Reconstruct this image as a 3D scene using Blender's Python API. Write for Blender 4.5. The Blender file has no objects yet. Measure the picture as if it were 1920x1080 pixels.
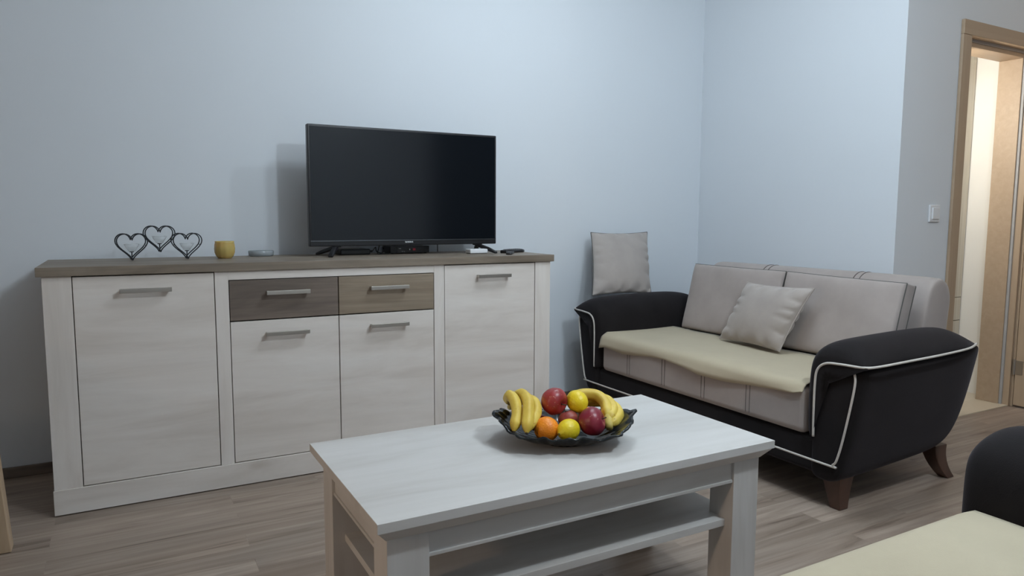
import bpy, bmesh, math, random
from mathutils import Vector, Matrix
from math import sin, cos, pi, radians
random.seed(7)
S = bpy.context.scene
COL = S.collection

# ------------------------------------------------------------------ camera
YAW, PITCH, ROLL = 0.5045, -0.0999, 0.0042
fw = Vector((sin(YAW)*cos(PITCH), cos(YAW)*cos(PITCH), sin(PITCH)))
rt = Vector((cos(YAW), -sin(YAW), 0)); up = rt.cross(fw)
rt2 = cos(ROLL)*rt + sin(ROLL)*up; up2 = -sin(ROLL)*rt + cos(ROLL)*up
cam = bpy.data.objects.new('camera', bpy.data.cameras.new('camera')); COL.objects.link(cam)
M = Matrix((rt2, up2, -fw)).transposed().to_4x4(); M.translation = Vector((0.2533, -3.557, 1.0871))
cam.matrix_world = M
cam.data.sensor_width = 36; cam.data.lens = 1324.04*36/1920; cam.data.clip_start = 0.05
S.camera = cam

# ------------------------------------------------------------------ world, exposure
w = bpy.data.worlds.new('world'); S.world = w; w.use_nodes = True
w.node_tree.nodes['Background'].inputs[0].default_value = (0.5, 0.6, 0.75, 1)
w.node_tree.nodes['Background'].inputs[1].default_value = 0.02
S.view_settings.view_transform = 'Standard'; S.view_settings.look = 'None'
S.view_settings.gamma = 1; S.view_settings.exposure = 0.0
S.view_settings.use_curve_mapping = False

def point(name, loc, power, color, r):
    l = bpy.data.lights.new(name, 'POINT'); l.energy = power; l.color = color; l.shadow_soft_size = r
    o = bpy.data.objects.new(name, l); o.location = loc; COL.objects.link(o); return o
COLD = (0.80, 0.915, 1.0); WARM = (1.0, 0.76, 0.52)
BULBS = [(1.68, -1.62, 2.36), (2.20, -1.40, 2.36), (1.98, -1.72, 2.36)]
BPOW = [18, 16, 1]
for b, pw in zip(BULBS, BPOW): point('ceiling_bulb_light', b, pw, COLD, 0.045)
point('rear_lamp_light', (1.90, -3.10, 2.32), 62, COLD, 0.06)
point('left_warm_fill', (-2.4, -3.0, 2.3), 12, WARM, 0.12)  # added warm fill from the left
sl = bpy.data.lights.new('table_side_fill', 'SPOT'); sl.energy = 42; sl.color = (1.0, .70, .46); sl.spot_size = radians(46); sl.spot_blend = .8; sl.shadow_soft_size = .08  # added spot to warm the coffee table's left side; no lamp stands there
so = bpy.data.objects.new('table_side_fill', sl); so.location = (-1.7, -2.55, 1.15); COL.objects.link(so)
so.rotation_euler = (Vector((.66, -2.0, .25))-so.location).to_track_quat('-Z', 'Y').to_euler()
point('hall_light', (3.95, -1.145, 1.75), 19, (1.0, 0.93, 0.83), 0.04)
point('doorside_warm_fill', (4.75, -3.0, 2.35), 8, WARM, 0.1)  # added warm fill for the open door leaf and nearby floor

# ------------------------------------------------------------------ helpers
def link(name, me, mat, parent=None, smooth=False):
    o = bpy.data.objects.new(name, me); COL.objects.link(o)
    for m_ in (mat if isinstance(mat, (list, tuple)) else [mat]): me.materials.append(m_)
    if smooth:
        for p in me.polygons: p.use_smooth = True
    if parent is not None: o.parent = parent
    return o
def obj(name, bm, mat, parent=None, smooth=False, org=None, sub=0, bevel=0, bseg=2, solid=0, soff=0):
    if org is not None: bmesh.ops.translate(bm, verts=bm.verts, vec=-Vector(org))
    bmesh.ops.recalc_face_normals(bm, faces=bm.faces)
    me = bpy.data.meshes.new(name); bm.to_mesh(me); bm.free()
    o = link(name, me, mat, parent, smooth)
    if solid:
        m = o.modifiers.new('s', 'SOLIDIFY'); m.thickness = solid; m.offset = soff
    if bevel:
        m = o.modifiers.new('b', 'BEVEL'); m.width = bevel; m.segments = bseg; m.limit_method = 'ANGLE'; m.angle_limit = radians(35)
        m.harden_normals = False
        for p in me.polygons: p.use_smooth = True
        n = o.modifiers.new('w', 'WEIGHTED_NORMAL'); n.keep_sharp = True
    if sub:
        m = o.modifiers.new('u', 'SUBSURF'); m.levels = sub; m.render_levels = sub
    return o
def thing(name, label, cat, loc, group=None):
    o = bpy.data.objects.new(name, None); COL.objects.link(o); o.location = loc; o.empty_display_size = .05
    return tag(o, label, cat, group)
def tag(o, label=None, cat=None, group=None, kind=None):
    if label: o['label'] = label
    if cat: o['category'] = cat
    if group: o['group'] = group
    if kind: o['kind'] = kind
    return o
def bx(bm, x0, x1, y0, y1, z0, z1):
    vs = [bm.verts.new((x, y, z)) for x in (x0, x1) for y in (y0, y1) for z in (z0, z1)]
    for f in ((0,1,3,2),(4,6,7,5),(0,4,5,1),(2,3,7,6),(0,2,6,4),(1,5,7,3)): bm.faces.new([vs[i] for i in f])
def box(*a):
    bm = bmesh.new(); bx(bm, *a); return bm
def loft(rings, closed=True, caps=True, bm=None):
    bm = bm or bmesh.new(); R = [[bm.verts.new(p) for p in r] for r in rings]; n = len(rings[0])
    for a, b in zip(R, R[1:]):
        for i in range(n if closed else n-1):
            j = (i+1) % n; bm.faces.new((a[i], a[j], b[j], b[i]))
    if caps: bm.faces.new(R[0][::-1]); bm.faces.new(R[-1])
    return bm
def tube(bm, pts, r, n=8, closed=False, caps=True):
    pts = [Vector(p) for p in pts]; N = len(pts); rings = []; ref = None
    for i, p in enumerate(pts):
        a = pts[(i-1) % N] if (closed or i > 0) else p; b = pts[(i+1) % N] if (closed or i < N-1) else p
        t = (b-a).normalized()
        if ref is None: ref = Vector((0, 0, 1)) if abs(t.z) < .9 else Vector((1, 0, 0))
        u = (ref - t*ref.dot(t)).normalized(); ref = u; v = t.cross(u)
        rr = r[i] if isinstance(r, (list, tuple)) else r
        rings.append([p + rr*(cos(2*pi*k/n)*u + sin(2*pi*k/n)*v) for k in range(n)])
    if closed: rings.append(rings[0])
    loft(rings, True, caps and not closed, bm)
    if closed: bmesh.ops.remove_doubles(bm, verts=bm.verts, dist=1e-6)
    return bm
def smooth_path(pts, n=8, closed=False):
    P = [Vector(p) for p in pts]; out = []; N = len(P)
    for i in range(N if closed else N-1):
        if closed: a, b, c, d = P[(i-1) % N], P[i], P[(i+1) % N], P[(i+2) % N]
        else: a, b, c, d = P[max(i-1, 0)], P[i], P[i+1], P[min(i+2, N-1)]
        for k in range(n):
            t = k/n
            out.append(0.5*((2*b)+(c-a)*t+(2*a-5*b+4*c-d)*t*t+(3*b-3*c+d-a)*t**3))
    if not closed: out.append(P[-1])
    return out
def lathe(bm, prof, c, n=32):
    rings = [[(c[0]+r*cos(2*pi*k/n), c[1]+r*sin(2*pi*k/n), c[2]+z) for k in range(n)] for r, z in prof]
    return loft(rings, True, True, bm)

# ------------------------------------------------------------------ materials
def mat(name, col, rough=.5, metal=0, **kw):
    m = bpy.data.materials.new(name); m.use_nodes = True; b = m.node_tree.nodes['Principled BSDF']
    b.inputs['Base Color'].default_value = (*col, 1); b.inputs['Roughness'].default_value = rough; b.inputs['Metallic'].default_value = metal
    for k, v in kw.items(): b.inputs[k.replace('_', ' ')].default_value = v
    return m
class NT:
    def __init__(s, m): s.t = m.node_tree; s.b = s.t.nodes['Principled BSDF']
    def n(s, ty, **kw):
        o = s.t.nodes.new(ty)
        for k, v in kw.items():
            if k.startswith('i_'): o.inputs[k[2:].replace('_', ' ')].default_value = v
            else: setattr(o, k, v)
        return o
    def l(s, a, b): s.t.links.new(a, b)
    def coord(s, scale=(1,1,1), rot=(0,0,0), kind='Object'):
        tc = s.n('ShaderNodeTexCoord'); mp = s.n('ShaderNodeMapping'); mp.inputs['Scale'].default_value = scale; mp.inputs['Rotation'].default_value = rot
        s.l(tc.outputs[kind], mp.inputs['Vector']); return mp.outputs[0]
    def ramp(s, fac, stops):
        r = s.n('ShaderNodeValToRGB'); e = r.color_ramp.elements
        while len(e) > 1: e.remove(e[-1])
        e[0].position = stops[0][0]; e[0].color = (*stops[0][1], 1)
        for p_, c_ in stops[1:]:
            q = e.new(p_); q.color = (*c_, 1)
        s.l(fac, r.inputs[0]); return r.outputs[0]
    def mix(s, f, a, b, mode='MIX'):
        m = s.n('ShaderNodeMix', data_type='RGBA', blend_type=mode)
        for sock, v in ((m.inputs[0], f), (m.inputs[6], a), (m.inputs[7], b)):
            if isinstance(v, (int, float)): sock.default_value = v
            elif isinstance(v, tuple): sock.default_value = (*v, 1)
            else: s.l(v, sock)
        return m.outputs[2]
    def bump(s, h, strength=.2, dist=.01):
        b = s.n('ShaderNodeBump'); b.inputs['Strength'].default_value = strength; b.inputs['Distance'].default_value = dist
        s.l(h, b.inputs['Height']); s.l(b.outputs[0], s.b.inputs['Normal'])
def wood(name, c0, c1, c2, axis, rough=.5, fine=45, contrast=.45, knots=True, band=9, along=1.4):
    m = mat(name, c1, rough); t = NT(m)
    s0 = [band]*3; s0[axis] = along
    s1 = [fine, fine, fine]; s1[axis] = 2.0
    n0 = t.n('ShaderNodeTexNoise', i_Scale=1.0, i_Detail=5.0, i_Roughness=.6, i_Distortion=.6); t.l(t.coord(s0), n0.inputs['Vector'])
    n1 = t.n('ShaderNodeTexNoise', i_Scale=1.0, i_Detail=3.0, i_Roughness=.6); t.l(t.coord(s1), n1.inputs['Vector'])
    a = t.ramp(n0.outputs[0], [(.33, c0), (.5, c1), (.68, c2)])
    g = t.ramp(n1.outputs[0], [(.3, (1-.07*contrast,)*3), (.6, (1, 1, 1))])
    c = t.mix(1.0, a, g, 'MULTIPLY')
    if knots:
        s2 = [4.2, 4.2, 4.2]; s2[axis] = 1.7
        v = t.n('ShaderNodeTexVoronoi', i_Scale=1.0, i_Randomness=1.0); t.l(t.coord(s2), v.inputs['Vector'])
        k = t.ramp(v.outputs['Distance'], [(.0, (.62, .58, .54)), (.035, (.80, .77, .74)), (.10, (1, 1, 1))])
        c = t.mix(.75, c, k, 'MULTIPLY')
    t.l(c, t.b.inputs['Base Color']); t.bump(n1.outputs[0], .08, .002)
    return m
def paint(name, col, rough=.75):
    m = mat(name, col, rough); t = NT(m)
    n = t.n('ShaderNodeTexNoise', i_Scale=180.0, i_Detail=2.0); t.l(t.coord(), n.inputs['Vector']); t.bump(n.outputs[0], .03, .001)
    n2 = t.n('ShaderNodeTexNoise', i_Scale=.9, i_Detail=2.0); t.l(t.coord(), n2.inputs['Vector'])
    t.l(t.mix(n2.outputs[0], tuple(c*.97 for c in col), col), t.b.inputs['Base Color']); return m
def fabric(name, col, rough=.9, sheen=.3, var=.12, wr=0.0, stint=(1, 1, 1), scale=6):
    m = mat(name, col, rough); t = NT(m)
    t.b.inputs['Sheen Weight'].default_value = sheen; t.b.inputs['Sheen Roughness'].default_value = .4; t.b.inputs['Sheen Tint'].default_value = (*stint, 1)
    t.b.inputs['Specular IOR Level'].default_value = .2
    n = t.n('ShaderNodeTexNoise', i_Scale=float(scale), i_Detail=4.0, i_Roughness=.6); t.l(t.coord(), n.inputs['Vector'])
    t.l(t.ramp(n.outputs[0], [(.3, tuple(c*(1-var) for c in col)), (.7, tuple(min(1, c*(1+var)) for c in col))]), t.b.inputs['Base Color'])
    f = t.n('ShaderNodeTexNoise', i_Scale=450.0, i_Detail=2.0); t.l(t.coord(), f.inputs['Vector']); t.bump(f.outputs[0], .25, .002)
    return m

WALL = paint('wall_paint', (.715, .76, .808))
WALLR = paint('wall_paint_side', (.715, .76, .808))
CEIL = paint('ceiling_paint', (.80, .80, .80))
OAKW = [wood('white_oak_x', (.67, .615, .565), (.75, .70, .655), (.80, .76, .72), 0), wood('white_oak_y', (.67, .615, .565), (.75, .70, .655), (.80, .76, .72), 1), wood('white_oak_z', (.67, .615, .565), (.75, .70, .655), (.80, .76, .72), 2, knots=False)]
TABW = [wood('table_oak_x', (.52, .505, .485), (.585, .575, .56), (.62, .61, .60), 0), wood('table_oak_y', (.52, .505, .485), (.585, .575, .56), (.62, .61, .60), 1, knots=False), wood('table_oak_z', (.52, .505, .485), (.585, .575, .56), (.62, .61, .60), 2, knots=False)]
DARKOAK = wood('dark_oak_top', (.17, .135, .10), (.245, .20, .155), (.32, .27, .215), 0, fine=90, contrast=2.5)
DRAWER1 = wood('drawer_oak_dark', (.12, .095, .078), (.19, .15, .122), (.265, .215, .175), 0, fine=90, contrast=2.5)
DRAWER2 = wood('drawer_oak_tan', (.19, .145, .105), (.28, .22, .16), (.38, .31, .235), 0, fine=80, contrast=2.5)
DOORW = wood('door_oak', (.42, .315, .215), (.44, .33, .23), (.46, .35, .245), 2, knots=False, band=32, along=.7)
DOORX = wood('door_oak_x', (.42, .315, .215), (.44, .33, .23), (.46, .35, .245), 0, knots=False, band=32, along=.7)
OAKT = wood('dining_oak', (.42, .30, .19), (.50, .37, .25), (.56, .43, .30), 2, knots=False)
HALLW = wood('hall_cabinet_oak', (.60, .53, .42), (.68, .62, .51), (.73, .68, .58), 2, knots=False, band=32, along=.7)
WALNUT = wood('walnut', (.045, .022, .015), (.075, .036, .024), (.10, .05, .034), 2, knots=False, rough=.4)
GAP = mat('gap_shadow_board', (.06, .05, .045), .8)
STEEL = mat('brushed_nickel', (.52, .49, .45), .38, 1.0)
CHAR = fabric('charcoal_velvet', (.0115, .0098, .0105), .85, .13, .25, stint=(.75, .7, .8))
TAUPE = fabric('taupe_velvet', (.39, .345, .325), .85, .25, .07)
TAUPE2 = fabric('taupe_cushion', (.41, .37, .345), .8, .35, .07)
CREAM = fabric('cream_cover', (.49, .43, .315), .9, .15, .04)
PIPE = mat('cream_piping', (.60, .57, .53), .6)
DPIPE = mat('dark_piping', (.09, .09, .085), .7)
SEAM = mat('seam_thread', (.14, .12, .115), .9)
BLACKM = mat('black_wire', (.015, .018, .024), .4, .3)
BLACKP = mat('black_plastic', (.010, .010, .012), .35)
SCREEN = mat('tv_screen', (.006, .008, .011), .13, Specular_IOR_Level=.5)
WHITEP = mat('white_plastic', (.75, .77, .80), .4)
GLASS = mat('clear_glass', (.80, .85, .88), .08, Alpha=.32)
DISHG = mat('frosted_dish', (.62, .68, .72), .15, Transmission_Weight=.55, IOR=1.45)
BOWLG = mat('smoked_glass', (.012, .015, .017), .13, Transmission_Weight=.03, IOR=1.45, Specular_IOR_Level=.28)
RED = mat('red_digits', (.35, .02, .05), .4, Emission_Color=(1, .05, .1, 1), Emission_Strength=.12)
TXT = mat('grey_lettering', (.6, .62, .65), .4)
BULB = mat('lamp_glass', (.9, .95, 1), .4, Emission_Color=(.8, .92, 1, 1), Emission_Strength=4)

def floor_mat():
    m = mat('laminate_planks', (.3, .25, .2), .42); t = NT(m)
    br = t.n('ShaderNodeTexBrick', i_Scale=1.0, i_Mortar_Size=.0009, i_Brick_Width=.92, i_Row_Height=.098, i_Bias=0.0)
    br.offset = .37; br.offset_frequency = 2
    br.inputs['Color1'].default_value = (0, 0, 0, 1); br.inputs['Color2'].default_value = (1, 1, 1, 1); br.inputs['Mortar'].default_value = (.35, .35, .35, 1)
    t.l(t.coord(), br.inputs['Vector'])
    # planks: per-plank tone + stretched grain offset per plank
    tc = t.n('ShaderNodeTexCoord'); add = t.n('ShaderNodeVectorMath', operation='MULTIPLY_ADD')
    t.l(br.outputs['Color'], add.inputs[0]); add.inputs[1].default_value = (3.7, 5.1, 2.3); t.l(tc.outputs['Object'], add.inputs[2])
    mp = t.n('ShaderNodeMapping'); mp.inputs['Scale'].default_value = (1.1, 17, 1); t.l(add.outputs[0], mp.inputs[0])
    n = t.n('ShaderNodeTexNoise', i_Scale=1.0, i_Detail=6.0, i_Roughness=.62, i_Distortion=1.1); t.l(mp.outputs[0], n.inputs['Vector'])
    mp2 = t.n('ShaderNodeMapping'); mp2.inputs['Scale'].default_value = (3, 110, 1); t.l(add.outputs[0], mp2.inputs[0])
    n2 = t.n('ShaderNodeTexNoise', i_Scale=1.0, i_Detail=2.0); t.l(mp2.outputs[0], n2.inputs['Vector'])
    a = t.ramp(n.outputs[0], [(.30, (.155, .115, .09)), (.42, (.30, .235, .19)), (.55, (.36, .29, .24)), (.70, (.45, .37, .31))])
    tone = t.ramp(br.outputs['Color'], [(0, (.84, .83, .82)), (1, (1.08, 1.06, 1.04))])
    c = t.mix(1.0, a, tone, 'MULTIPLY')
    g = t.ramp(n2.outputs[0], [(.3, (.88, .88, .88)), (.6, (1, 1, 1))]); c = t.mix(1.0, c, g, 'MULTIPLY')
    t.l(c, t.b.inputs['Base Color']); t.bump(n2.outputs[0], .05, .001)
    return m
FLOOR = floor_mat()

# ------------------------------------------------------------------ room shell
YW, XR, YD, H = -0.06, 3.585, -1.42, 2.65
def struct(name, bm, m, parent=None, **k):
    o = obj(name, bm, m, parent, **k)
    if parent is None: o['kind'] = 'structure'
    return o
struct('floor', box(-4.6, 5.8, -6.2, .3, -.08, 0), FLOOR)
struct('ceiling', box(-4.6, 5.8, -6.2, .3, H, H+.1), CEIL)
struct('wall_back', box(-4.6, XR, YW, .12, 0, H), WALL)
struct('wall_left', box(-4.75, -4.6, -6.2, .12, 0, H), WALL)
struct('wall_right', box(XR, XR+.15, YD, .12, 0, H), WALLR)
struct('wall_front', box(-4.6, 3.5, -5.15, -5.0, 0, H), WALL)
struct('wall_corridor', box(3.35, 3.5, -6.2, -5.15, 0, H), WALL)
struct('wall_corridor_end', box(3.5, 5.8, -6.35, -6.2, 0, H), mat('unlit_corridor_black', (.02, .018, .017), .6))  # unseen end wall, coloured near-black to darken the right of the screen's reflection
DX0, DX1, DH = 4.095, 4.752, 2.03
bm = bmesh.new(); bx(bm, XR+.15, DX0, YD, YD+.17, 0, H); bx(bm, DX0, DX1+.03, YD, YD+.17, DH+.02, H); bx(bm, DX1+.03, 5.8, YD, YD+.17, 0, H)
struct('wall_doorway', bm, WALL)
struct('wall_passage', box(5.8, 5.95, -6.2, .12, 0, H), WALL)
HALLP = paint('hall_paint', (.86, .84, .79))
struct('wall_hall', box(4.87, 5.0, YD+.17, -.3, 0, H), HALLP)
struct('baseboard_back', box(-4.6, 0.0, YW-.014, YW, 0, .045), DRAWER1, bevel=.003)
struct('baseboard_back_right', box(2.10, XR, YW-.014, YW, 0, .045), DRAWER1, bevel=.003)
struct('trim_1', box(DX0, DX1, YD, YD+.17, 0, .006), mat('hall_threshold', (.62, .54, .42), .4))
struct('floor_hall', box(XR+.15, 4.87, YD+.17, -.3, 0, .004), mat('hall_tile', (.66, .58, .46), .35))

# door frame: casing, jamb linings, stop strips
fr = struct('trim_2', box(DX0-.065, DX0+.012, YD-.016, YD, 0, DH-.008), DOORW, bevel=.003)
bm = bmesh.new(); bx(bm, DX0-.065, DX1+.085, YD-.018, YD+.001, DH-.008, DH+.065)
obj('head_casing', bm, DOORX, fr, bevel=.003)
bm = bmesh.new(); bx(bm, DX1+.012, DX1+.085, YD-.016, YD, 0, DH-.008); obj('casing', bm, DOORW, fr, bevel=.003)
bm = bmesh.new(); bx(bm, DX0-.001, DX0+.016, YD, YD+.172, 0, DH-.008); obj('jamb', bm, DOORW, fr)
bm = bmesh.new(); bx(bm, DX1-.004, DX1+.03, YD-.002, YD+.172, 0, DH+.02); obj('jamb', bm, DOORW, fr)
bm = bmesh.new(); bx(bm, DX0, DX1+.03, YD+.001, YD+.172, DH-.004, DH+.02); obj('head_jamb', bm, DOORX, fr)
bm = bmesh.new(); bx(bm, DX0+.016, DX1, YD+.045, YD+.17, DH-.04, DH-.004); bx(bm, DX1-.022, DX1-.004, YD+.045, YD+.17, .006, DH-.04)
obj('door_stop', bm, DOORX, fr, bevel=.002)
bm = bmesh.new(); bx(bm, DX0+.016, DX1-.004, YD+.034, YD+.045, DH-.018, DH-.004); obj('rubber_seal', bm, mat('grey_seal', (.42, .42, .42), .7), fr)
bm = bmesh.new(); bx(bm, DX1-.014, DX1-.004, YD+.032, YD+.045, .006, DH-.02); obj('rubber_seal', bm, bpy.data.materials['grey_seal'], fr)
# open door leaf swung into the room
leaf = struct('door_1', box(DX1+.004, DX1+.044, YD-.72, YD-.022, .012, DH-.012), DOORW, bevel=.002)
for z in (.235, 1.75):
    bm = bmesh.new(); tube(bm, [(DX1+.0, YD-.016, z-.045), (DX1+.0, YD-.016, z+.045)], .0075, 12)
    bx(bm, DX1-.0005, DX1+.0045, YD-.06, YD-.01, z-.04, z+.04); obj('hinge', bm, STEEL, leaf)
bm = bmesh.new(); tube(bm, [(DX1+.004, YD-.66, 1.02), (DX1-.045, YD-.66, 1.02), (DX1-.05, YD-.64, 1.02), (DX1-.05, YD-.54, 1.02)], .009, 10); obj('door_handle', bm, STEEL, leaf, smooth=True)

# hall cabinet behind the doorway
t = thing('hall_cabinet', 'tall pale oak cabinet standing in the bright hall beyond the doorway', 'cabinet', (4.5, -1.04, 0))
def P(name, bm, m, par, root, **k): return obj(name, bm, m, par, org=root.location, **k)
P('body', box(4.0, 4.868, -1.04, -.5, .004, 2.45), HALLW, t, t)
for z0, z1 in ((.07, .452), (.456, .598), (.602, 2.43)):
    P('panel', box(4.02, 4.863, -1.056, -1.04, z0, z1), HALLW, t, t, bevel=.0015)

# light switch
t = thing('light_switch', 'white square light switch on the wall left of the doorway', 'light switch', (3.89, YD, 1.115))
P('plate', box(3.847, 3.933, YD-.010, YD, 1.072, 1.158), WHITEP, t, t, bevel=.003)
P('rocker', box(3.862, 3.918, YD-.016, YD-.009, 1.086, 1.144), WHITEP, t, t, bevel=.002)

# ceiling lamp (above the frame)
t = thing('ceiling_lamp', 'black three-bulb ceiling lamp hanging above the coffee table', 'lamp', (1.94, -1.54, H))
bm = bmesh.new(); lathe(bm, [(.06, -.0), (.06, -.025), (.02, -.03)], (1.94, -1.54, H)); P('canopy', bm, BLACKM, t, t)
bm = bmesh.new(); tube(bm, [(1.94, -1.54, H-.02), (1.94, -1.54, 2.50)], .008, 8)
for b in BULBS: tube(bm, [(1.94, -1.54, 2.53), (b[0], b[1], b[2]+.15), (b[0], b[1], b[2]+.115)], .007, 8)
P('arm', bm, BLACKM, t, t)
t2 = thing('ceiling_lamp', 'single black ceiling lamp at the back of the room', 'lamp', (1.90, -3.10, H))
bm = bmesh.new(); tube(bm, [(1.90, -3.10, H), (1.90, -3.10, 2.44)], .008, 8); lathe(bm, [(.05, 0), (.05, -.02), (.012, -.025)], (1.90, -3.10, H)); P('rod', bm, BLACKM, t2, t2)
bm = bmesh.new(); lathe(bm, [(.02, .12), (.022, .085), (.012, .075)], (1.90, -3.10, 2.32)); P('socket', bm, BLACKM, t2, t2)
for b in BULBS:
    bm = bmesh.new(); lathe(bm, [(.02, .12), (.022, .085), (.012, .075)], b); P('socket', bm, BLACKM, t, t)

# ------------------------------------------------------------------ sideboard
SF, SB = -.607, -.10      # carcass front / back
t = thing('sideboard', 'long whitewashed oak sideboard with brown top against the wall', 'sideboard', (1.05, -.35, 0))
SBD = t
bm = bmesh.new(); bx(bm, -.016, 2.113, -.618, SB, .872, .905); P('top', bm, DARKOAK, t, t, bevel=.0015)
bm = bmesh.new(); bx(bm, .01, 2.087, SF+.024, SB, .02, .87); P('carcass', bm, GAP, t, t)
bm = bmesh.new(); bx(bm, 0, .0105, SF+.02, SB, .0, .872); P('side_panel', bm, OAKW[2], t, t)
bm = bmesh.new(); bx(bm, 2.0865, 2.097, SF+.02, SB, .0, .872); P('side_panel', bm, OAKW[2], t, t)
for x0, x1 in ((0, .0895), (.5625, .612), (1.4800, 1.530), (2.011, 2.097)):
    P('stile', box(x0, x1, SF, SF+.03, .0965, .872), OAKW[2], t, t, bevel=.001)
P('rail', box(.612, 1.480, SF, SF+.03, .837, .872), OAKW[0], t, t, bevel=.001)
P('plinth', box(-.003, 2.100, SF-.004, SF+.03, .004, .0965), OAKW[0], t, t, bevel=.0015)
P('foot_rail', box(.03, 2.07, SF+.03, SB-.02, .0, .02), GAP, t, t)
def handle(x0, z0, wd, par, steel=STEEL):
    bm = bmesh.new(); y = SF
    bx(bm, x0, x0+wd, y-.034, y-.024, z0, z0+.016)
    bx(bm, x0+.004, x0+.014, y-.026, y, z0+.002, z0+.014); bx(bm, x0+wd-.014, x0+wd-.004, y-.026, y, z0+.002, z0+.014)
    P('handle', bm, steel, par, t, bevel=.001)
def front(name, x0, x1, z0, z1, m, hx, hz, hw=.172, label=None):
    # offset of grain per panel through an own object origin is not needed: panels sit at different places
    o = P(name, box(x0, x1, SF+.001, SF+.021, z0, z1), m, t, t, bevel=.0012)
    if label: o['label'] = label
    handle(hx, hz, hw, o)
front('door', .0925, .5595, .100, .868, OAKW[0], .238, .805)
front('door', .6150, 1.0435, .100, .669, OAKW[0], .744, .608)
front('door', 1.0475, 1.4775, .100, .669, OAKW[0], 1.177, .610)
front('door', 1.5325, 2.008, .100, .868, OAKW[0], 1.690, .806)
front('drawer', .6150, 1.0435, .674, .834, DRAWER1, .750, .774, label='dark brown oak drawer')
front('drawer', 1.0475, 1.4775, .674, .834, DRAWER2, 1.178, .774, label='lighter tan oak drawer')
for o in list(SBD.children):
    pass

# ------------------------------------------------------------------ television
TX, TY, TZ, TW, TH = .995, -.325, .951, .948, .547
t = thing('television', 'large black flat-screen television standing on the sideboard', 'television', (TX+TW/2, TY+.03, .905))
bm = bmesh.new()
bx(bm, TX, TX+TW, TY, TY+.035, TZ, TZ+TH)
P('cabinet', bm, BLACKP, t, t, bevel=.004)
P('rear_cover', box(TX+.12, TX+TW-.12, TY+.034, TY+.085, TZ+.05, TZ+TH*.72), BLACKP, t, t, bevel=.02)
P('screen', box(TX+.010, TX+TW-.010, TY-.0012, TY+.001, TZ+.028, TZ+TH-.010), SCREEN, t, t)
P('lower_trim', box(TX+.004, TX+TW-.004, TY-.0030, TY+.001, TZ+.0225, TZ+.0265), mat('dark_chrome', (.18, .19, .21), .25, .9), t, t)
# worn little lettering in the middle of the lower bezel
bm = bmesh.new(); xx = TX+TW/2-.0205
for i, (lw, hh) in enumerate(((.0055, .008), (.0045, .007), (.0055, .008), (.005, .0075), (.006, .008), (.0045, .007), (.0055, .008))):
    bx(bm, xx, xx+lw*.75, TY-.0035, TY, TZ+.0115, TZ+.0115+hh)
    if i % 2 == 0: bx(bm, xx, xx+lw, TY-.0035, TY, TZ+.0115, TZ+.0135)
    xx += .0058
P('lettering', bm, TXT, t, t)
for s, x0 in ((-1, TX+.125), (1, TX+TW-.098)):
    bm = bmesh.new()
    bx(bm, x0-.02, x0+.02, TY+.004, TY+.036, TZ-.006, TZ+.03)
    for ye in (-.105, .135):
        a = Vector((x0, TY+.02, TZ-.006)); b = Vector((x0+s*.055, TY+.02+ye, .911))
        d = (b-a).normalized(); sd = d.cross(Vector((0, 0, 1))).normalized()*.011
        rings = [[p_+sd+Vector((0, 0, hh)), p_-sd+Vector((0, 0, hh)), p_-sd-Vector((0, 0, hl)), p_+sd-Vector((0, 0, hl))] for p_, hh, hl in ((a, .010, .006), (a.lerp(b, .6), .010, .008), (b, .004, .006))]
        loft(rings, True, True, bm)
    P('foot', bm, BLACKP, t, t, bevel=.003)

# things on the sideboard
ZT = .905
t = thing('set_top_box', 'small black receiver box with red digits under the television', 'receiver', (1.51, -.17, ZT))
P('case', box(1.405, 1.61, -.235, -.115, ZT+.003, ZT+.038), BLACKP, t, t, bevel=.002)
P('front_panel', box(1.440, 1.608, -.2375, -.2345, ZT+.005, ZT+.036), mat('gloss_black', (.008, .008, .01), .1), t, t)
bm = bmesh.new()
for dx in (1.522, 1.529):   # seven segment digits
    for (a, b, c, d) in ((0, .005, .0, .0012), (0, .005, .0045, .0057), (0, .005, .009, .0102), (0, .001, 0, .010), (.004, .005, .0, .010)):
        bx(bm, dx+a, dx+b, -.2385, -.237, ZT+.016+c, ZT+.016+d)
P('display', bm, RED, t, t)
for a_, b_, c_, d_ in ((1.502, 1.507, .017, .024), (1.447, 1.459, .024, .027), (1.462, 1.468, .009, .0115), (1.472, 1.478, .009, .0115)):
    P('button', box(a_, b_, -.2385, -.237, ZT+c_, ZT+d_), TXT, t, t)
for x in (1.42, 1.595):
    for y in (-.22, -.13):
        bm = bmesh.new(); tube(bm, [(x, y, ZT), (x, y, ZT+.004)], .006, 10); P('rubber_foot', bm, BLACKP, t, t)
t = thing('black_router', 'flat black box beneath the left part of the television', 'router', (1.235, -.2, ZT))
P('case', box(1.155, 1.30, -.25, -.14, ZT, ZT+.028), BLACKP, t, t, bevel=.006)
P('plug', box(1.30, 1.318, -.225, -.205, ZT+.010, ZT+.020), BLACKP, t, t, bevel=.003)
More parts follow.
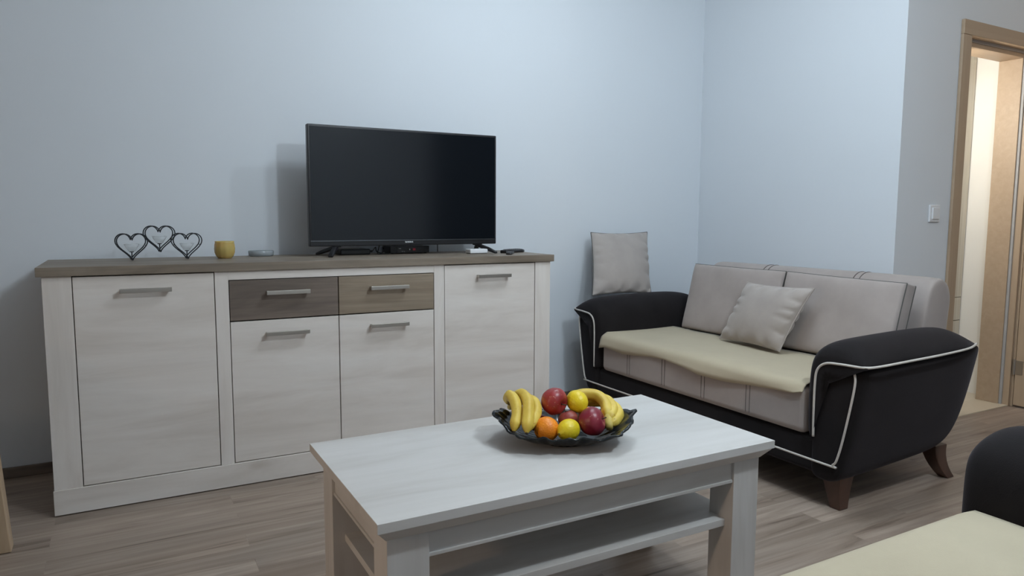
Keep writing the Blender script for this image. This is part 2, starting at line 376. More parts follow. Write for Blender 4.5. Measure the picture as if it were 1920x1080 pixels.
for k, (lab, pts) in enumerate((('looped black cable lying between the two boxes under the television', [(1.32, -.215, ZT+.014), (1.335, -.22, ZT+.034), (1.35, -.19, ZT+.012), (1.375, -.2, ZT+.004), (1.385, -.17, ZT+.03), (1.40, -.15, ZT+.02)]),
        ('short black cable hanging behind the television beside the black receiver', [(1.355, -.24, TZ+.03), (1.345, -.235, TZ-.02), (1.338, -.245, ZT+.004), (1.36, -.25, ZT+.003), (1.39, -.262, ZT+.004)]),
        ('thin black cable running straight down the wall right of the receiver', [(1.72, -.075, 1.1), (1.722, -.075, .95), (1.722, -.08, .80)]))):
    bm = bmesh.new(); tube(bm, smooth_path(pts, 8), .0024, 8)
    tag(obj('cable', bm, BLACKP, smooth=True), lab, 'cable')
t = thing('white_box', 'small flat white box on the sideboard under the television right end', 'box', (1.816, -.357, ZT))
P('case', box(1.760, 1.858, -.400, -.340, ZT+.002, ZT+.024), WHITEP, t, t, bevel=.005)
P('base', box(1.765, 1.853, -.395, -.345, ZT, ZT+.003), BLACKP, t, t)
BGREY = mat('button_grey', (.12, .12, .13), .5)
def remote(name, loc, rz, lab, L=.17, wd=.046, th=.018):
    t = thing(name, lab, 'remote control', loc)
    rings = []
    for yy, sc, h in ((-.5, .75, .6), (-.47, .95, .85), (-.2, 1, 1), (.1, .92, .9), (.35, 1, 1), (.48, .95, .8), (.5, .8, .6)):
        a = wd/2*sc
        rings.append([(-a, yy*L, .002), (-a*.8, yy*L, 0), (a*.8, yy*L, 0), (a, yy*L, .002), (a, yy*L, th*h*.8), (a*.8, yy*L, th*h), (-a*.8, yy*L, th*h), (-a, yy*L, th*h*.8)])
    obj('shell', loft(rings), BLACKP, t, smooth=True)
    for i in range(7):
        for j in range(3): obj('button', box(-.014+j*.011, -.008+j*.011, L*(-.36+i*.105), L*(-.36+i*.105)+.006, th*.9, th+.0012), BGREY, t)
    t.rotation_euler = (0, 0, rz)
    return t
remote('remote_control', (2.02, -.36, ZT), radians(-62), 'black remote control lying near the right end of the sideboard')
remote('remote_control', (1.93, -.50, ZT), radians(-35), 'slim black remote control beside the right foot of the television', .12, .03, .012)

# clear dish
t = thing('glass_dish', 'low clear glass dish on the sideboard left of the television', 'dish', (.81, -.17, ZT))
bm = bmesh.new()
prof = [(.046, 0), (.052, .004), (.054, .024), (.051, .026), (.048, .024), (.044, .008), (.0, .007)]
rings = []
for r, z in prof:
    rings.append([(.81+max(r, .002)*1.05*cos(a)*1.0, -.17+max(r, .002)*.8*sin(a), ZT+z) for a in [2*pi*k/28 for k in range(28)]])
loft(rings, True, True, bm); P('bowl', bm, DISHG, t, t, smooth=True)

# yellow candle holder
t = thing('candle_holder', 'small yellow glass candle holder on the sideboard', 'candle holder', (.642, -.28, ZT))
YEL = mat('amber_glass', (.62, .44, .15), .25, Transmission_Weight=.15, Subsurface_Weight=.3)
bm = bmesh.new()
prof = [(.026, 0), (.030, .004), (.036, .012), (.041, .026), (.0425, .042), (.041, .058), (.039, .068), (.0395, .074), (.0375, .074), (.036, .062), (.037, .045), (.034, .028), (.0, .024)]
n = 48
rings = [[(.642+(max(r, .001)*(1+.012*cos(12*a)))*cos(a), -.28+(max(r, .001)*(1+.012*cos(12*a)))*sin(a), ZT+z) for a in [2*pi*k/n for k in range(n)]] for r, z in prof]
loft(rings, True, True, bm); P('cup', bm, YEL, t, t, smooth=True)
bm = bmesh.new(); lathe(bm, [(.0355, .026), (.0362, .05), (.034, .052), (.004, .051)], (.642, -.28, ZT)); P('candle', bm, mat('candle_wax', (.80, .66, .33), .6, Subsurface_Weight=.3), t, t, smooth=True)

# heart tealight stand
t = thing('heart_candle_stand', 'black wire stand of three joined hearts holding small glass tealight cups', 'candle stand', (.385, -.28, ZT))
HW, HH = .112, .106
def heart(cx, z0, y):
    out = []
    for k in range(48):
        a = 2*pi*k/48 + pi
        x = 16*sin(a)**3; z = 13*cos(a)-5*cos(2*a)-2*cos(3*a)-cos(4*a)
        out.append((cx+x/32*HW, y, z0+(z+17)/29*HH))
    return out
for cx, z0 in ((.286, ZT+.003), (.390, ZT+.034), (.494, ZT+.003)):
    for y in (-.306, -.260):
        bm = bmesh.new(); tube(bm, heart(cx, z0, y), .0023, 6, closed=True); P('wire_heart', bm, BLACKM, t, t, smooth=True)
    for tt in (0, 10, 38):
        a = heart(cx, z0, -.306)[tt]; bm = bmesh.new(); tube(bm, [a, (a[0], -.260, a[2])], .0016, 6); P('spacer', bm, BLACKM, t, t)
    bm = bmesh.new()
    tube(bm, [(cx, -.283, z0+.002), (cx, -.283, z0+.032)], .0022, 8); P('stem', bm, BLACKM, t, t)
    bm = bmesh.new(); lathe(bm, [(.008, .031), (.009, .034)], (cx, -.283, z0), 16); P('cup_rest', bm, BLACKM, t, t)
    bm = bmesh.new(); lathe(bm, [(.006, .034), (.013, .036), (.022, .050), (.029, .064), (.0278, .064), (.021, .051), (.012, .039), (.001, .038)], (cx, -.283, z0), 28)
    P('glass_cup', bm, GLASS, t, t, smooth=True)

t.rotation_euler = (0, 0, .13)

# ------------------------------------------------------------------ coffee table
X0, X1, Y0, Y1, TT = .667, 1.787, -2.265, -1.696, .4855
t = thing('coffee_table', 'whitewashed oak coffee table with a lower shelf', 'coffee table', ((X0+X1)/2, (Y0+Y1)/2, 0))
P('tabletop', box(X0, X1, Y0, Y1, TT-.022, TT), TABW[0], t, t, bevel=.0012)
def ring4(i, z): return [(X0+i, Y0+i, z), (X1-i, Y0+i, z), (X1-i, Y1-i, z), (X0+i, Y1-i, z)]
P('cornice', loft([ring4(.004, TT-.0225), ring4(.006, TT-.026), ring4(.026, TT-.050)]), TABW[0], t, t)
LX, LY = .093, .086
for x0 in (X0+.028, X1-.028-LX):
    for y0 in (Y0+.028, Y1-.028-LY):
        P('leg', box(x0, x0+LX, y0, y0+LY, 0, TT-.050), TABW[2], t, t, bevel=.0015)
for y0, nm in ((Y0+.036, 1), (Y1-.036-.018, 0)):
    bm = bmesh.new(); bx(bm, X0+.028+LX, X1-.028-LX, y0, y0+.018, TT-.108, TT-.050)
    yy = y0-.004 if nm else y0+.014
    bx(bm, X0+.028+LX, X1-.028-LX, yy, yy+.008, TT-.108, TT-.100); P('apron', bm, TABW[0], t, t, bevel=.0008)
for x0, nm in ((X0+.036, 1), (X1-.036-.018, 0)):
    bm = bmesh.new(); bx(bm, x0, x0+.018, Y0+.028+LY, Y1-.028-LY, TT-.108, TT-.050)
    xx = x0-.004 if nm else x0+.014
    bx(bm, xx, xx+.008, Y0+.028+LY, Y1-.028-LY, TT-.108, TT-.100); P('apron', bm, TABW[1], t, t, bevel=.0008)
P('shelf', box(X0+.06, X1-.06, Y0+.055, Y1-.055, .248, .268), TABW[0], t, t, bevel=.001)

# ------------------------------------------------------------------ glass bowl
BC = Vector((1.285, -1.985, TT)); BA = radians(-27)
NT_, NR = 120, 15
def bowl_pt(th, s):
    """th angle in bowl frame (0 = right tip), s 0..1 from foot to rim"""
    lobe = abs(cos(th))**12
    sq = 1/((abs(cos(th))/.158)**4.2+(abs(sin(th))/.138)**4.2)**(1/4.2)
    rim = sq + .034*lobe + .0040*cos(16*th) + .0025*cos(27*th+1)
    zr = .047 + .030*abs(cos(th))**7 + .0030*cos(16*th+.8) + .0020*cos(9*th)
    r0 = .066
    r = r0 + (rim-r0)*s
    z = .006 + (zr-.006)*(s**1.6) + .0012*cos(28*th)*s
    if s > .93: z -= .004*(s-.93)/.07*(1-lobe)
    return r, z
rings = []
for i in range(NR+1):
    s = i/NR; ring = []
    for k in range(NT_):
        th = 2*pi*k/NT_; r, z = bowl_pt(th, s)
        ring.append((BC.x+r*cos(th+BA), BC.y+r*sin(th+BA), BC.z+z))
    rings.append(ring)
t = thing('fruit_bowl', 'smoked dark glass bowl with wavy pointed rim on the coffee table', 'bowl', BC)
bm = bmesh.new()
inner = [[(BC.x+.02*cos(2*pi*k/NT_), BC.y+.02*sin(2*pi*k/NT_), BC.z+.005) for k in range(NT_)]]
loft(inner+rings, True, False, bm); bm.faces.new([v for v in bm.verts][:NT_])
P('bowl', bm, BOWLG, t, t, smooth=True, solid=.004, soff=0)
bm = bmesh.new(); lathe(bm, [(.058, 0), (.068, .0), (.070, .006), (.064, .008)], BC, 40); P('foot_ring', bm, BOWLG, t, t, smooth=True)

# ------------------------------------------------------------------ fruit
def fruit_mat(name, cols, scale=3.0, rough=.38, streak=False, bump=.0, dots=None):
    m = mat(name, cols[0], rough); q = NT(m)
    n = q.n('ShaderNodeTexNoise', i_Scale=1.0, i_Detail=4.0, i_Roughness=.6)
    q.l(q.coord((scale*10, scale*10, scale*(2 if streak else 10))), n.inputs['Vector'])
    c = q.ramp(n.outputs[0], [(.35, cols[0]), (.55, cols[1]), (.72, cols[2])])
    if dots:
        v = q.n('ShaderNodeTexNoise', i_Scale=160.0, i_Detail=1.0); q.l(q.coord(), v.inputs['Vector'])
        c = q.mix(q.ramp(v.outputs[0], [(.69, (0, 0, 0)), (.76, (1, 1, 1))]), c, dots)
    q.l(c, q.b.inputs['Base Color'])
    if bump:
        v2 = q.n('ShaderNodeTexNoise', i_Scale=260.0, i_Detail=1.0); q.l(q.coord(), v2.inputs['Vector']); q.bump(v2.outputs[0], bump, .002)
    q.b.inputs['Subsurface Weight'].default_value = .05
    return m
APPLE = fruit_mat('red_apple_skin', ((.24, .018, .022), (.34, .035, .035), (.42, .09, .06)), 1.6, .35, True, dots=(.50, .25, .17))
APPLE2 = fruit_mat('dark_apple_skin', ((.17, .010, .025), (.24, .02, .04), (.30, .05, .055)), 1.6, .35, True, dots=(.40, .18, .15))
APPLE3 = fruit_mat('mottled_apple_skin', ((.22, .03, .03), (.33, .08, .06), (.48, .24, .14)), 2.5, .45, True, dots=(.5, .33, .2))
ORANGE = fruit_mat('orange_peel', ((.80, .23, .01), (.86, .28, .015), (.88, .33, .02)), 1.5, .42, bump=.5)
LEMON = fruit_mat('lemon_peel', ((.74, .55, .01), (.80, .62, .015), (.84, .66, .03)), 1.5, .4, bump=.35)
LEMON2 = fruit_mat('pale_lemon_peel', ((.72, .56, .015), (.78, .61, .02), (.82, .66, .04)), 1.5, .4, bump=.35)
BAN = fruit_mat('banana_peel', ((.60, .42, .055), (.70, .52, .085), (.74, .57, .12)), 2.0, .5, dots=(.45, .28, .05))
TIP = mat('banana_tip', (.05, .035, .02), .7)
STEMM = mat('apple_stem', (.07, .04, .02), .8)
BC_T = 'fruit'
def orient(o, axis, spin=0):
    q = Vector(axis).normalized().to_track_quat('Z', 'Y'); o.rotation_mode = 'QUATERNION'; o.rotation_quaternion = q
def apple(loc, r, m, axis, label):
    root = thing('apple', label, 'apple', loc, 'apples in the glass bowl')
    prof = []
    for i in range(19):
        a = pi*i/18
        rr = r*sin(a)*(1+.03*cos(a)); z = r*.93*cos(a)
        z -= r*.26*math.exp(-(rr/(r*.30))**2)*(1 if a < pi/2 else -.7)
        prof.append((max(rr*(1.02 if a < pi/2 else .97), .0004), z))
    bm = bmesh.new(); rings = []
    for rr, z in prof:
        rings.append([((rr*(1+.018*cos(5*b)*(1 if z < 0 else .4)))*cos(b), (rr*(1+.018*cos(5*b)*(1 if z < 0 else .4)))*sin(b), z) for b in [2*pi*k/30 for k in range(30)]])
    loft(rings, True, True, bm); obj('skin', bm, m, root, smooth=True)
    bm = bmesh.new(); tube(bm, [(0, 0, r*.62), (.001, 0, r*.85), (.003, .001, r*1.05)], [.0018, .0015, .002], 8); obj('stem', bm, STEMM, root, smooth=True)
    bm = bmesh.new(); lathe(bm, [(.002, -r*.80), (.006, -r*.78), (.002, -r*.70)], (0, 0, 0), 5)
    obj('calyx', bm, STEMM, root)
    orient(root, axis); return root
def citrus(kind, loc, r, m, axis, label, el=1.0, nip=0.0):
    root = thing(kind, label, kind, loc, kind+'s in the glass bowl'); bm = bmesh.new(); rings = []
    for i in range(21):
        a = pi*i/20; rr = r*sin(a)**(1.0 if not nip else .96); z = r*el*cos(a)
        if nip: z += math.copysign(r*nip*math.exp(-(rr/(r*.25))**2), cos(a))
        rings.append([(max(rr, .0004)*cos(b), max(rr, .0004)*sin(b), z) for b in [2*pi*k/30 for k in range(30)]])
    loft(rings, True, True, bm); obj('peel', bm, m, root, smooth=True)
    zt = r*el+(r*nip if nip else 0)
    bm = bmesh.new(); lathe(bm, [(.0030, -.001), (.0034, .0006), (.0015, .0012)], (0, 0, zt-.0004), 12); obj('stem_button', bm, mat('stem_green', (.20, .17, .05), .8), root)
    orient(root, axis); return root
apple((1.261, -1.970, .591), .0375, APPLE, (.28, -.85, -.12), 'red apple on top of the pile in the bowl')
apple((1.319, -2.066, .551), .0385, APPLE2, (.62, -.62, .30), 'dark red apple at the front right of the bowl')
apple((1.286, -2.004, .545), .0270, APPLE3, (-.2, .3, .9), 'mottled reddish apple in the middle of the bowl between the lemons')
apple((1.226, -1.949, .530), .028, APPLE, (.2, .2, .95), 'red apple mostly hidden under the topmost apple')
citrus('orange', (1.211, -2.014, .532), .0330, ORANGE, (.62, -.72, .1), 'orange at the front of the bowl beside the bananas')
citrus('orange', (1.350, -2.003, .540), .030, ORANGE, (.1, .2, .9), 'orange peeking out behind the dark red apple')
citrus('lemon', (1.321, -1.993, .588), .0290, LEMON, (.05, -.85, -.50), 'bright yellow lemon beside the topmost apple', 1.12, .16)
citrus('lemon', (1.255, -2.052, .534), .0285, LEMON2, (-.92, -.25, -.1), 'pale yellow lemon at the front centre of the bowl', 1.15, .16)

def banana(root, pts, r, tip_end=True, stem=True, label=None):
    path = smooth_path(pts, 8); N = len(path); rad = []
    for i in range(N):
        s = i/(N-1)
        a = min(1, (s/.16))**.6 if s < .16 else 1
        b = min(1, ((1-s)/.14))**.6 if s > .86 else 1
        rad.append(r*max(.30, a)*max(.34, b))
    # slightly five sided section
    bm = bmesh.new(); ref = None; rings = []
    for i, p in enumerate(path):
        tg = (path[min(i+1, N-1)]-path[max(i-1, 0)]).normalized()
        if ref is None: ref = Vector((.3, .2, 1))
        u = (ref-tg*ref.dot(tg)).normalized(); ref = u; v = tg.cross(u)
        rings.append([p+rad[i]*(1+.055*cos(5*a))*(cos(a)*u+sin(a)*v) for a in [2*pi*k/20 for k in range(20)]])
    loft(rings, True, True, bm)
    o = P('banana_finger', bm, BAN, root, root, smooth=True)
    if tip_end:
        bm = bmesh.new(); d = (path[0]-path[1]).normalized(); tube(bm, [path[0]-d*.001, path[0]+d*.003], [r*.30, r*.20], 10); P('tip', bm, TIP, o, root)
    return o
t = thing('banana_bunch', 'bunch of three yellow bananas hooked over the left side of the bowl', 'bananas', (1.18, -1.95, .53), 'banana bunches in the glass bowl')
B1 = [[(1.122,-1.996,.534),(1.133,-1.985,.550),(1.150,-1.965,.570),(1.159,-1.935,.594),(1.168,-1.893,.600),(1.182,-1.858,.582),(1.196,-1.840,.560)],
      [(1.143,-2.027,.535),(1.153,-2.013,.552),(1.169,-1.990,.575),(1.187,-1.956,.595),(1.199,-1.909,.602),(1.202,-1.869,.588),(1.202,-1.842,.562)],
      [(1.160,-2.014,.537),(1.178,-1.998,.553),(1.203,-1.976,.567),(1.214,-1.952,.583),(1.220,-1.918,.588),(1.218,-1.882,.580),(1.208,-1.845,.563)]]
for pts, r in zip(B1, (.0150, .0158, .0140)): banana(t, pts, r)
bm = bmesh.new(); tube(bm, [(1.203, -1.850, .568), (1.204, -1.832, .552), (1.206, -1.822, .545)], [.014, .010, .008], 12); P('crown', bm, mat('banana_crown', (.52, .41, .10), .6), t, t, smooth=True)
t = thing('banana_bunch', 'bunch of bananas curving over the right back of the bowl', 'bananas', (1.40, -1.98, .53), 'banana bunches in the glass bowl')
B2 = [[(1.340,-1.925,.575),(1.365,-1.936,.587),(1.391,-1.949,.590),(1.409,-1.970,.586),(1.412,-1.997,.573),(1.400,-2.023,.558),(1.386,-2.040,.546)],
      [(1.372,-1.918,.560),(1.395,-1.932,.572),(1.420,-1.951,.576),(1.433,-1.983,.572),(1.426,-2.015,.561),(1.403,-2.038,.549),(1.384,-2.050,.541)],
      [(1.395,-1.915,.550),(1.418,-1.932,.560),(1.440,-1.960,.562),(1.447,-2.000,.556),(1.433,-2.033,.546),(1.404,-2.053,.537),(1.380,-2.062,.532)]]
for pts, r in zip(B2, (.0155, .0150, .0145)): banana(t, pts, r)
bm = bmesh.new(); tube(bm, [(1.396, -2.035, .548), (1.380, -2.060, .534), (1.372, -2.073, .527)], [.013, .011, .009], 12); P('crown', bm, bpy.data.materials['banana_crown'], t, t, smooth=True)

# ------------------------------------------------------------------ sofas
def sofa(label, hi, loc, rot, seams, bseams):
    root = thing('sofa', label, 'sofa', (0, 0, 0))
    base = box(-hi-.11, hi+.11, .012, .60, .125, .262); bx(base, -hi+.05, hi-.05, .45, .86, .14, .255)
    obj('base', base, CHAR, root, bevel=.022, bseg=4)
    # base front piping running up both arms
    ho = hi+.135
    pts = [(-ho-.062, -.004, .545), (-ho-.068, -.006, .50), (-ho-.045, -.006, .36), (-ho-.018, -.006, .235), (-ho+.004, -.007, .190), (-ho+.06, -.007, .183), (0, -.007, .186), (ho-.06, -.007, .183), (ho-.004, -.007, .190), (ho+.018, -.006, .235), (ho+.045, -.006, .36), (ho+.068, -.006, .50), (ho+.062, -.004, .545)]
    bm = bmesh.new(); tube(bm, smooth_path(pts, 6), .0042, 8); obj('piping', bm, PIPE, root, smooth=True)
    for s in (-1, 1):
        # lower arm shell: boat shaped, flares outward and rises at the back
        st = [(-.004, .030, .148, .535), (.004, .012, .118, .552), (.022, 0, .105, .560), (.10, 0, .105, .562), (.25, 0, .115, .566), (.42, -.002, .125, .570), (.55, -.004, .132, .574), (.64, -.008, .142, .578), (.70, -.014, .168, .580), (.735, -.022, .225, .582), (.755, -.030, .31, .584), (.768, -.036, .43, .584), (.772, -.046, .54, .580)]
        rings = []
        for v, ins, zb, zt in st:
            def uo(z): 
                q = max(0, min(1, (z-.10)/.46)); return hi+.132+.108*q**.75 - abs(ins)
            ui = hi+.03 if v > 0 else hi+.045
            hh = zt-zb
            zz = [zb, zb+.02, zb+.05, zb+hh*.35, zb+hh*.6, zb+hh*.85, zt-.012, zt]
            outer = [(uo(z)-(.030 if k == 0 else .010 if k == 1 else 0)-(.012 if k == 7 else 0), v, z) for k, z in enumerate(zz)]
            inner = [(ui+(.012 if k in (0, 7) else 0), v, z) for k, z in reversed(list(enumerate(zz)))]
            ring = [(s*a, b, c) for a, b, c in outer+inner]
            rings.append(ring)
        arm = obj('arm', loft(rings), CHAR, root, smooth=True, sub=2)
        # padded roll over the arm
        PP = [(.045,.27),(.004,.268),(-.008,.32),(-.012,.42),(-.008,.52),(.010,.588),(.050,.630),(.110,.650),(.170,.640),(.222,.612),(.252,.582),(.250,.562),(.225,.556),(.160,.553),(.085,.552),(.055,.535),(.046,.48),(.044,.36)]
        stn = [(-.014,.10),(-.012,.30),(.000,.62),(.022,.84),(.06,.97),(.12,1),(.3,1.02),(.48,1.0),(.60,.92),(.67,.76),(.72,.50),(.748,.22),(.757,.08)]
        rings = []
        for v, tt in stn:
            ring = []
            for k, (a, z) in enumerate(PP):
                if k <= 5: ca, cz = .044, min(z, .545)
                elif k <= 11: ca, cz = a, .566
                else: ca, cz = a, z
                rise = .018*max(0, min(1, v/.7))
                aa = ca+(a-ca)*tt; z2 = cz+(z-cz)*tt
                if z2 > .5: z2 += rise
                if v > .55: aa = aa - .05*((v-.55)/.2)**2*(1 if aa > .1 else 0)
                ring.append((s*(hi+aa), v, z2))
            rings.append(ring)
        pad = obj('arm_pad', loft(rings), CHAR, root, smooth=True, sub=2)
        pts = [(hi+.047, -.011, .275), (hi+.046, -.013, .36), (hi+.046, -.014, .47), (hi+.054, -.015, .530), (hi+.088, -.015, .560), (hi+.15, -.016, .568), (hi+.215, -.012, .570), (hi+.250, -.004, .573), (hi+.262, .03, .575), (hi+.266, .09, .577), (hi+.264, .2, .579), (hi+.262, .4, .583), (hi+.254, .58, .588), (hi+.235, .67, .590), (hi+.205, .745, .590)]
        bm = bmesh.new(); tube(bm, smooth_path([(s*a, b, c) for a, b, c in pts], 6), .0046, 8); obj('piping', bm, PIPE, pad, smooth=True)
        for v0, v1, name in ((.09, -.035, 0), (.705, .085, 1)):
            rings = []
            for q in range(7):
                f = q/6; z = (.15 if name else .135)*(1-f); wv = .040*(1-f)+.024*f; wu = (.034 if name else .044)*(1-f)+.022*f
                cv = v0+(v1*0.6+(0 if not name else .02))*f*f*(1 if name else .55); cu = hi+.085+.020*f*f
                rings.append([(s*(cu-wu), cv-wv, z), (s*(cu+wu), cv-wv, z), (s*(cu+wu), cv+wv, z), (s*(cu-wu), cv+wv, z)])
            obj('leg', loft(rings), WALNUT, root, bevel=.004)
    # seat cushion with doubled seams on its front
    seat = obj('seat_cushion', box(-hi+.004, hi-.004, .0, .70, .264, .452), TAUPE, root, bevel=.028, bseg=5)
    for u in seams:
        for d in (-.010, .010):
            bm = bmesh.new(); tube(bm, [(u+d, -.0004, .285), (u+d, -.0012, .36), (u+d, -.0004, .43)], .0016, 6); obj('seam', bm, SEAM, seat)
    # backrest
    prof = [(.66,.20),(.69,.45),(.735,.66),(.755,.755),(.775,.805),(.810,.832),(.855,.838),(.895,.822),(.922,.785),(.928,.735),(.915,.66),(.895,.45),(.885,.20)]
    rings = []
    hb = hi+.0
    for u, ins in ((-hb, .030), (-hb+.012, .010), (-hb+.04, 0), (-hb*.5, 0), (0, 0), (hb*.5, 0), (hb-.04, 0), (hb-.012, .010), (hb, .030)):
        c = (.82, .5)
        rings.append([(u, v+(c[0]-v)*ins*2.2, z-(ins*.55 if z > .6 else 0)) for v, z in prof])
    back = obj('backrest', loft(rings), TAUPE, root, smooth=True, sub=2)
    for u in bseams:
        for d in (-.016, .016):
            bm = bmesh.new(); tube(bm, smooth_path([(u+d, v, z) for v, z in [(.746,.70),(.757,.757),(.778,.804),(.811,.829),(.853,.835),(.892,.819),(.918,.783)]], 4), .0022, 6); obj('seam', bm, SEAM, back)
    root.location = loc; root.rotation_euler = (0, 0, rot)
    return root
YC = -1.145
sofa('charcoal and taupe two-seat sofa with cream piping against the right wall', .655, (2.5, YC, 0), -pi/2, (-.418, -.152, .112, .372), (-.25, .29))
sofa('charcoal sofa in the near right corner, only its arm and cream seat showing', .790, (1.03, -2.735, 0), pi, (-.5, -.2, .1, .4), (-.3, .3))

def cover(label, hi, hem, loc, rot, corner=True, seed=1, v1=.50):
    """thin cream cloth lying on the seat with a hem falling over the front edge"""
    rnd = random.Random(seed)
    def hz(u):
        for (a, za), (b, zb) in zip(hem, hem[1:]):
            if a <= u <= b: return za+(zb-za)*(u-a)/(b-a)
        return hem[0][1] if u < hem[0][0] else hem[-1][1]
    nu, bm = 90, bmesh.new(); u0, u1 = hem[0][0], hem[-1][0]; rows = []
    for i in range(nu+1):
        u = u0+(u1-u0)*i/nu; row = []
        z_h = hz(u); top = .458
        prof = [(-.010-.006*sin(9*u+1), z_h), (-.0075-.003*sin(9*u+1), z_h*.5+.43*.5), (-.0055, .432), (.0015, .447), (.014, .4555), (.035, top)]
        for k in range(1, 12): prof.append((.035+(v1-.035)*k/11, top))
        for k, (v, z) in enumerate(prof):
            if k >= 5:
                z += .0035*(1+sin(7*u+v*9)*.6)+.002*sin(23*u+5*v)*.5 + .004*math.exp(-((u-u0)/.08)**2)
            row.append(bm.verts.new((u, v, z+.0015)))
        rows.append(row)
    for a, b in zip(rows, rows[1:]):
        for k in range(len(a)-1): bm.faces.new((a[k], b[k], b[k+1], a[k+1]))
    o = obj('seat_cover', bm, CREAM, smooth=True, solid=.0035, soff=1)
    tag(o, label, 'seat cover'); o.location = loc; o.rotation_euler = (0, 0, rot); return o
hem = [(-.652, .386), (-.60, .398), (-.534, .392), (-.45, .386), (-.357, .394), (-.25, .408), (-.138, .413), (.009, .402), (.10, .388), (.255, .388), (.376, .400), (.51, .411), (.60, .416), (.645, .43)]
cover('cream cloth seat cover with wavy hem on the two-seat sofa', .655, hem, (2.5, YC, 0), -pi/2)
hem2 = [(-.782, .41), (-.5, .40), (-.2, .41), (.1, .40), (.4, .41), (.70, .40), (.782, .42)]
cover('cream cloth seat cover on the sofa in the near right corner', .79, hem2, (1.03, -2.735, 0), pi, v1=.62)

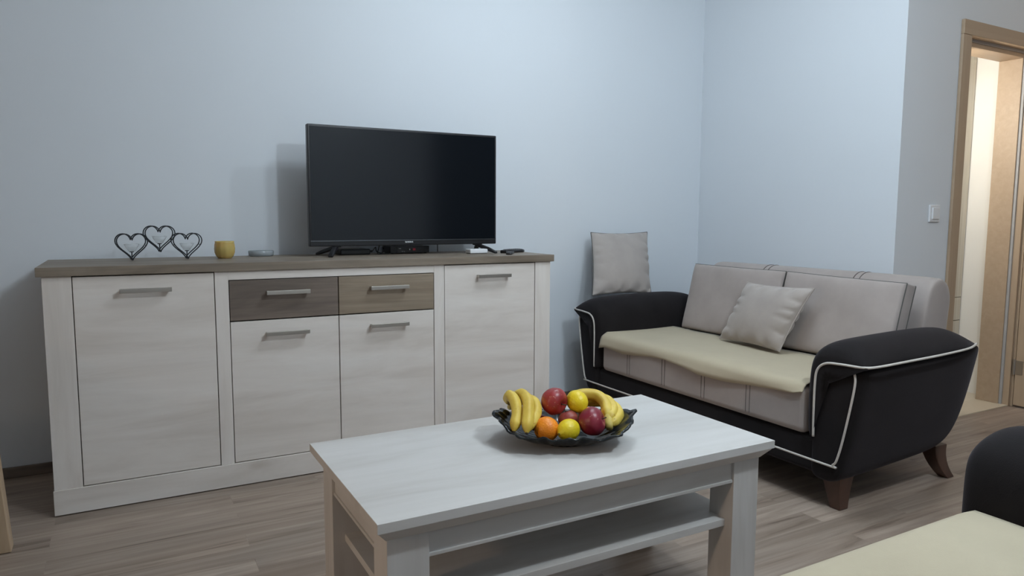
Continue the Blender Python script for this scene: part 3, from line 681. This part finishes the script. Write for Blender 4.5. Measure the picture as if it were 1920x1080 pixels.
def cushion(name, label, corners, th, mt, pinch=.10, boxy=0.0, wr=.004, seed=0, pipe=DPIPE, cat='cushion', group=None, prad=.0022, sides=None):
    """cushion spanned between four world corners (bl, br, tr, tl) of its middle plane; th full thickness"""
    bl, br, tr, tl = [Vector(c) for c in corners]; n_ = (br-bl).cross(tl-bl).normalized()
    c0 = (bl+br)/2; root = thing(name, label, cat, c0, group); rnd = random.Random(seed)
    N = 44; F = {}; bm = bmesh.new()
    ph = [rnd.uniform(0, 6) for _ in range(8)]
    def base(a, b):
        # a,b in -1..1, edges bow inwards
        ka = 1-pinch*(1-b*b)**1.0*abs(a)**2; kb = 1-pinch*(1-a*a)*abs(b)**2
        u = (a*ka+1)/2; v = (b*kb+1)/2
        return bl*(1-u)*(1-v)+br*u*(1-v)+tr*u*v+tl*(1-u)*v
    for side in (1, -1):
        for i in range(N+1):
            for j in range(N+1):
                a = -1+2*i/N; b = -1+2*j/N
                a = math.copysign(1-(1-abs(a))**1.35, a); b = math.copysign(1-(1-abs(b))**1.35, b)
                ex = 2.2+boxy*5
                h = ((1-abs(a)**ex)*(1-abs(b)**ex))
                h = h**(.55-.25*boxy)
                e = max(abs(a), abs(b)); 
                w_ = 0
                if wr:
                    ea = math.exp(-((1-abs(a))/.28)**2); eb = math.exp(-((1-abs(b))/.22)**2)
                    w_ += ea*(abs(sin(8.5*b+ph[0]+1.6*a+.8*sin(5*b+ph[2])))**.5-.62)*wr*(1-abs(b)**6) 
                    w_ += eb*(sin(13*a+ph[1]+.9*b+.7*sin(7*a+ph[3])))*wr*.45*(1-abs(a)**6)
                    w_ += .0016*sin(5*a+4*b+ph[4])
                    w_ *= min(1, (1-e)*14)
                if (i in (0, N) or j in (0, N)) and side == -1 and boxy == 0: F[(side, i, j)] = F[(1, i, j)]; continue
                hh = th/2*(h*(1-.0)+0) + w_
                if boxy: hh = th/2*(boxy+(1-boxy)*h)+w_ - (.0 if e < .999 else .004)
                F[(side, i, j)] = bm.verts.new(base(a, b)+n_*hh*side)
        for i in range(N):
            for j in range(N):
                q = (F[(side, i, j)], F[(side, i+1, j)], F[(side, i+1, j+1)], F[(side, i, j+1)])
                bm.faces.new(q if side == 1 else q[::-1])
    loop = [(i, 0) for i in range(N)]+[(N, j) for j in range(N)]+[(i, N) for i in range(N, 0, -1)]+[(0, j) for j in range(N, 0, -1)]
    if boxy:
        for k in range(len(loop)):
            p, q = loop[k], loop[(k+1) % len(loop)]
            bm.faces.new((F[(1, *p)], F[(-1, *p)], F[(-1, *q)], F[(1, *q)]))
    path = [F[(1, *p)].co.copy() for p in loop]; path2 = [F[(-1, *p)].co.copy() for p in loop]
    P('cover', bm, mt, root, root, smooth=True)
    for pth in ([path, path2] if boxy else [path]):
        bm = bmesh.new(); tube(bm, pth, prad, 6, closed=True); P('piping', bm, pipe, root, root, smooth=True)
    return root
# two loose back cushions (mid plane corners)
def backc(name, label, y0, y1, seed, zt0=.820, zt1=.820):
    xb, xt = 3.045, 3.135; zb = .462
    return cushion(name, label, group='loose back cushions of the two-seat sofa', corners=[(xb, y0, zb), (xb, y1, zb), (xt, y1, zt1), (xt, y0, zt0)], th=.13, mt=TAUPE, pinch=.012, boxy=.55, wr=.002, seed=seed, prad=.0026)
backc('back_cushion', 'large taupe back cushion at the left end of the two-seat sofa', -.555, -1.180, 3)
backc('back_cushion', 'large taupe back cushion beside the near arm of the two-seat sofa', -1.190, -1.792, 5, .820, .812)
cushion('scatter_cushion', 'square taupe scatter cushion leaning on the sofa back cushions', [(2.900, -.955, .478), (2.872, -1.355, .480), (2.962, -1.455, .775), (2.985, -1.045, .768)], .125, TAUPE2, group='square scatter cushions', pinch=.06, wr=.019, seed=11, pipe=TAUPE2, prad=.003)
cushion('scatter_cushion', 'square taupe scatter cushion propped on the far sofa arm against the wall', [(2.560, -.315, .650), (2.985, -.315, .643), (3.080, -.150, 1.000), (2.660, -.150, 1.000)], .12, TAUPE2, group='square scatter cushions', pinch=.055, wr=.019, seed=23, pipe=DPIPE, prad=.0026)

# ------------------------------------------------------------------ oak table at the left edge
t = thing('dining_table', 'light oak table whose slanted leg shows at the left edge', 'table', (-.70, -1.2, 0))
P('tabletop', box(-1.35, -.155, -1.75, -.79, .725, .755), OAKT, t, t, bevel=.004)
for x, s in ((-.104, 1), (-1.396, -1)):
    for y in (-.80, -1.66):
        rings = []
        for z, k in ((0, 0), (.725, 1)):
            a = x-s*.045*k; rings.append([(a, y, z), (a-s*.09, y, z), (a-s*.09, y-.06, z), (a, y-.06, z)])
        P('leg', loft(rings), OAKT, t, t, bevel=.004)
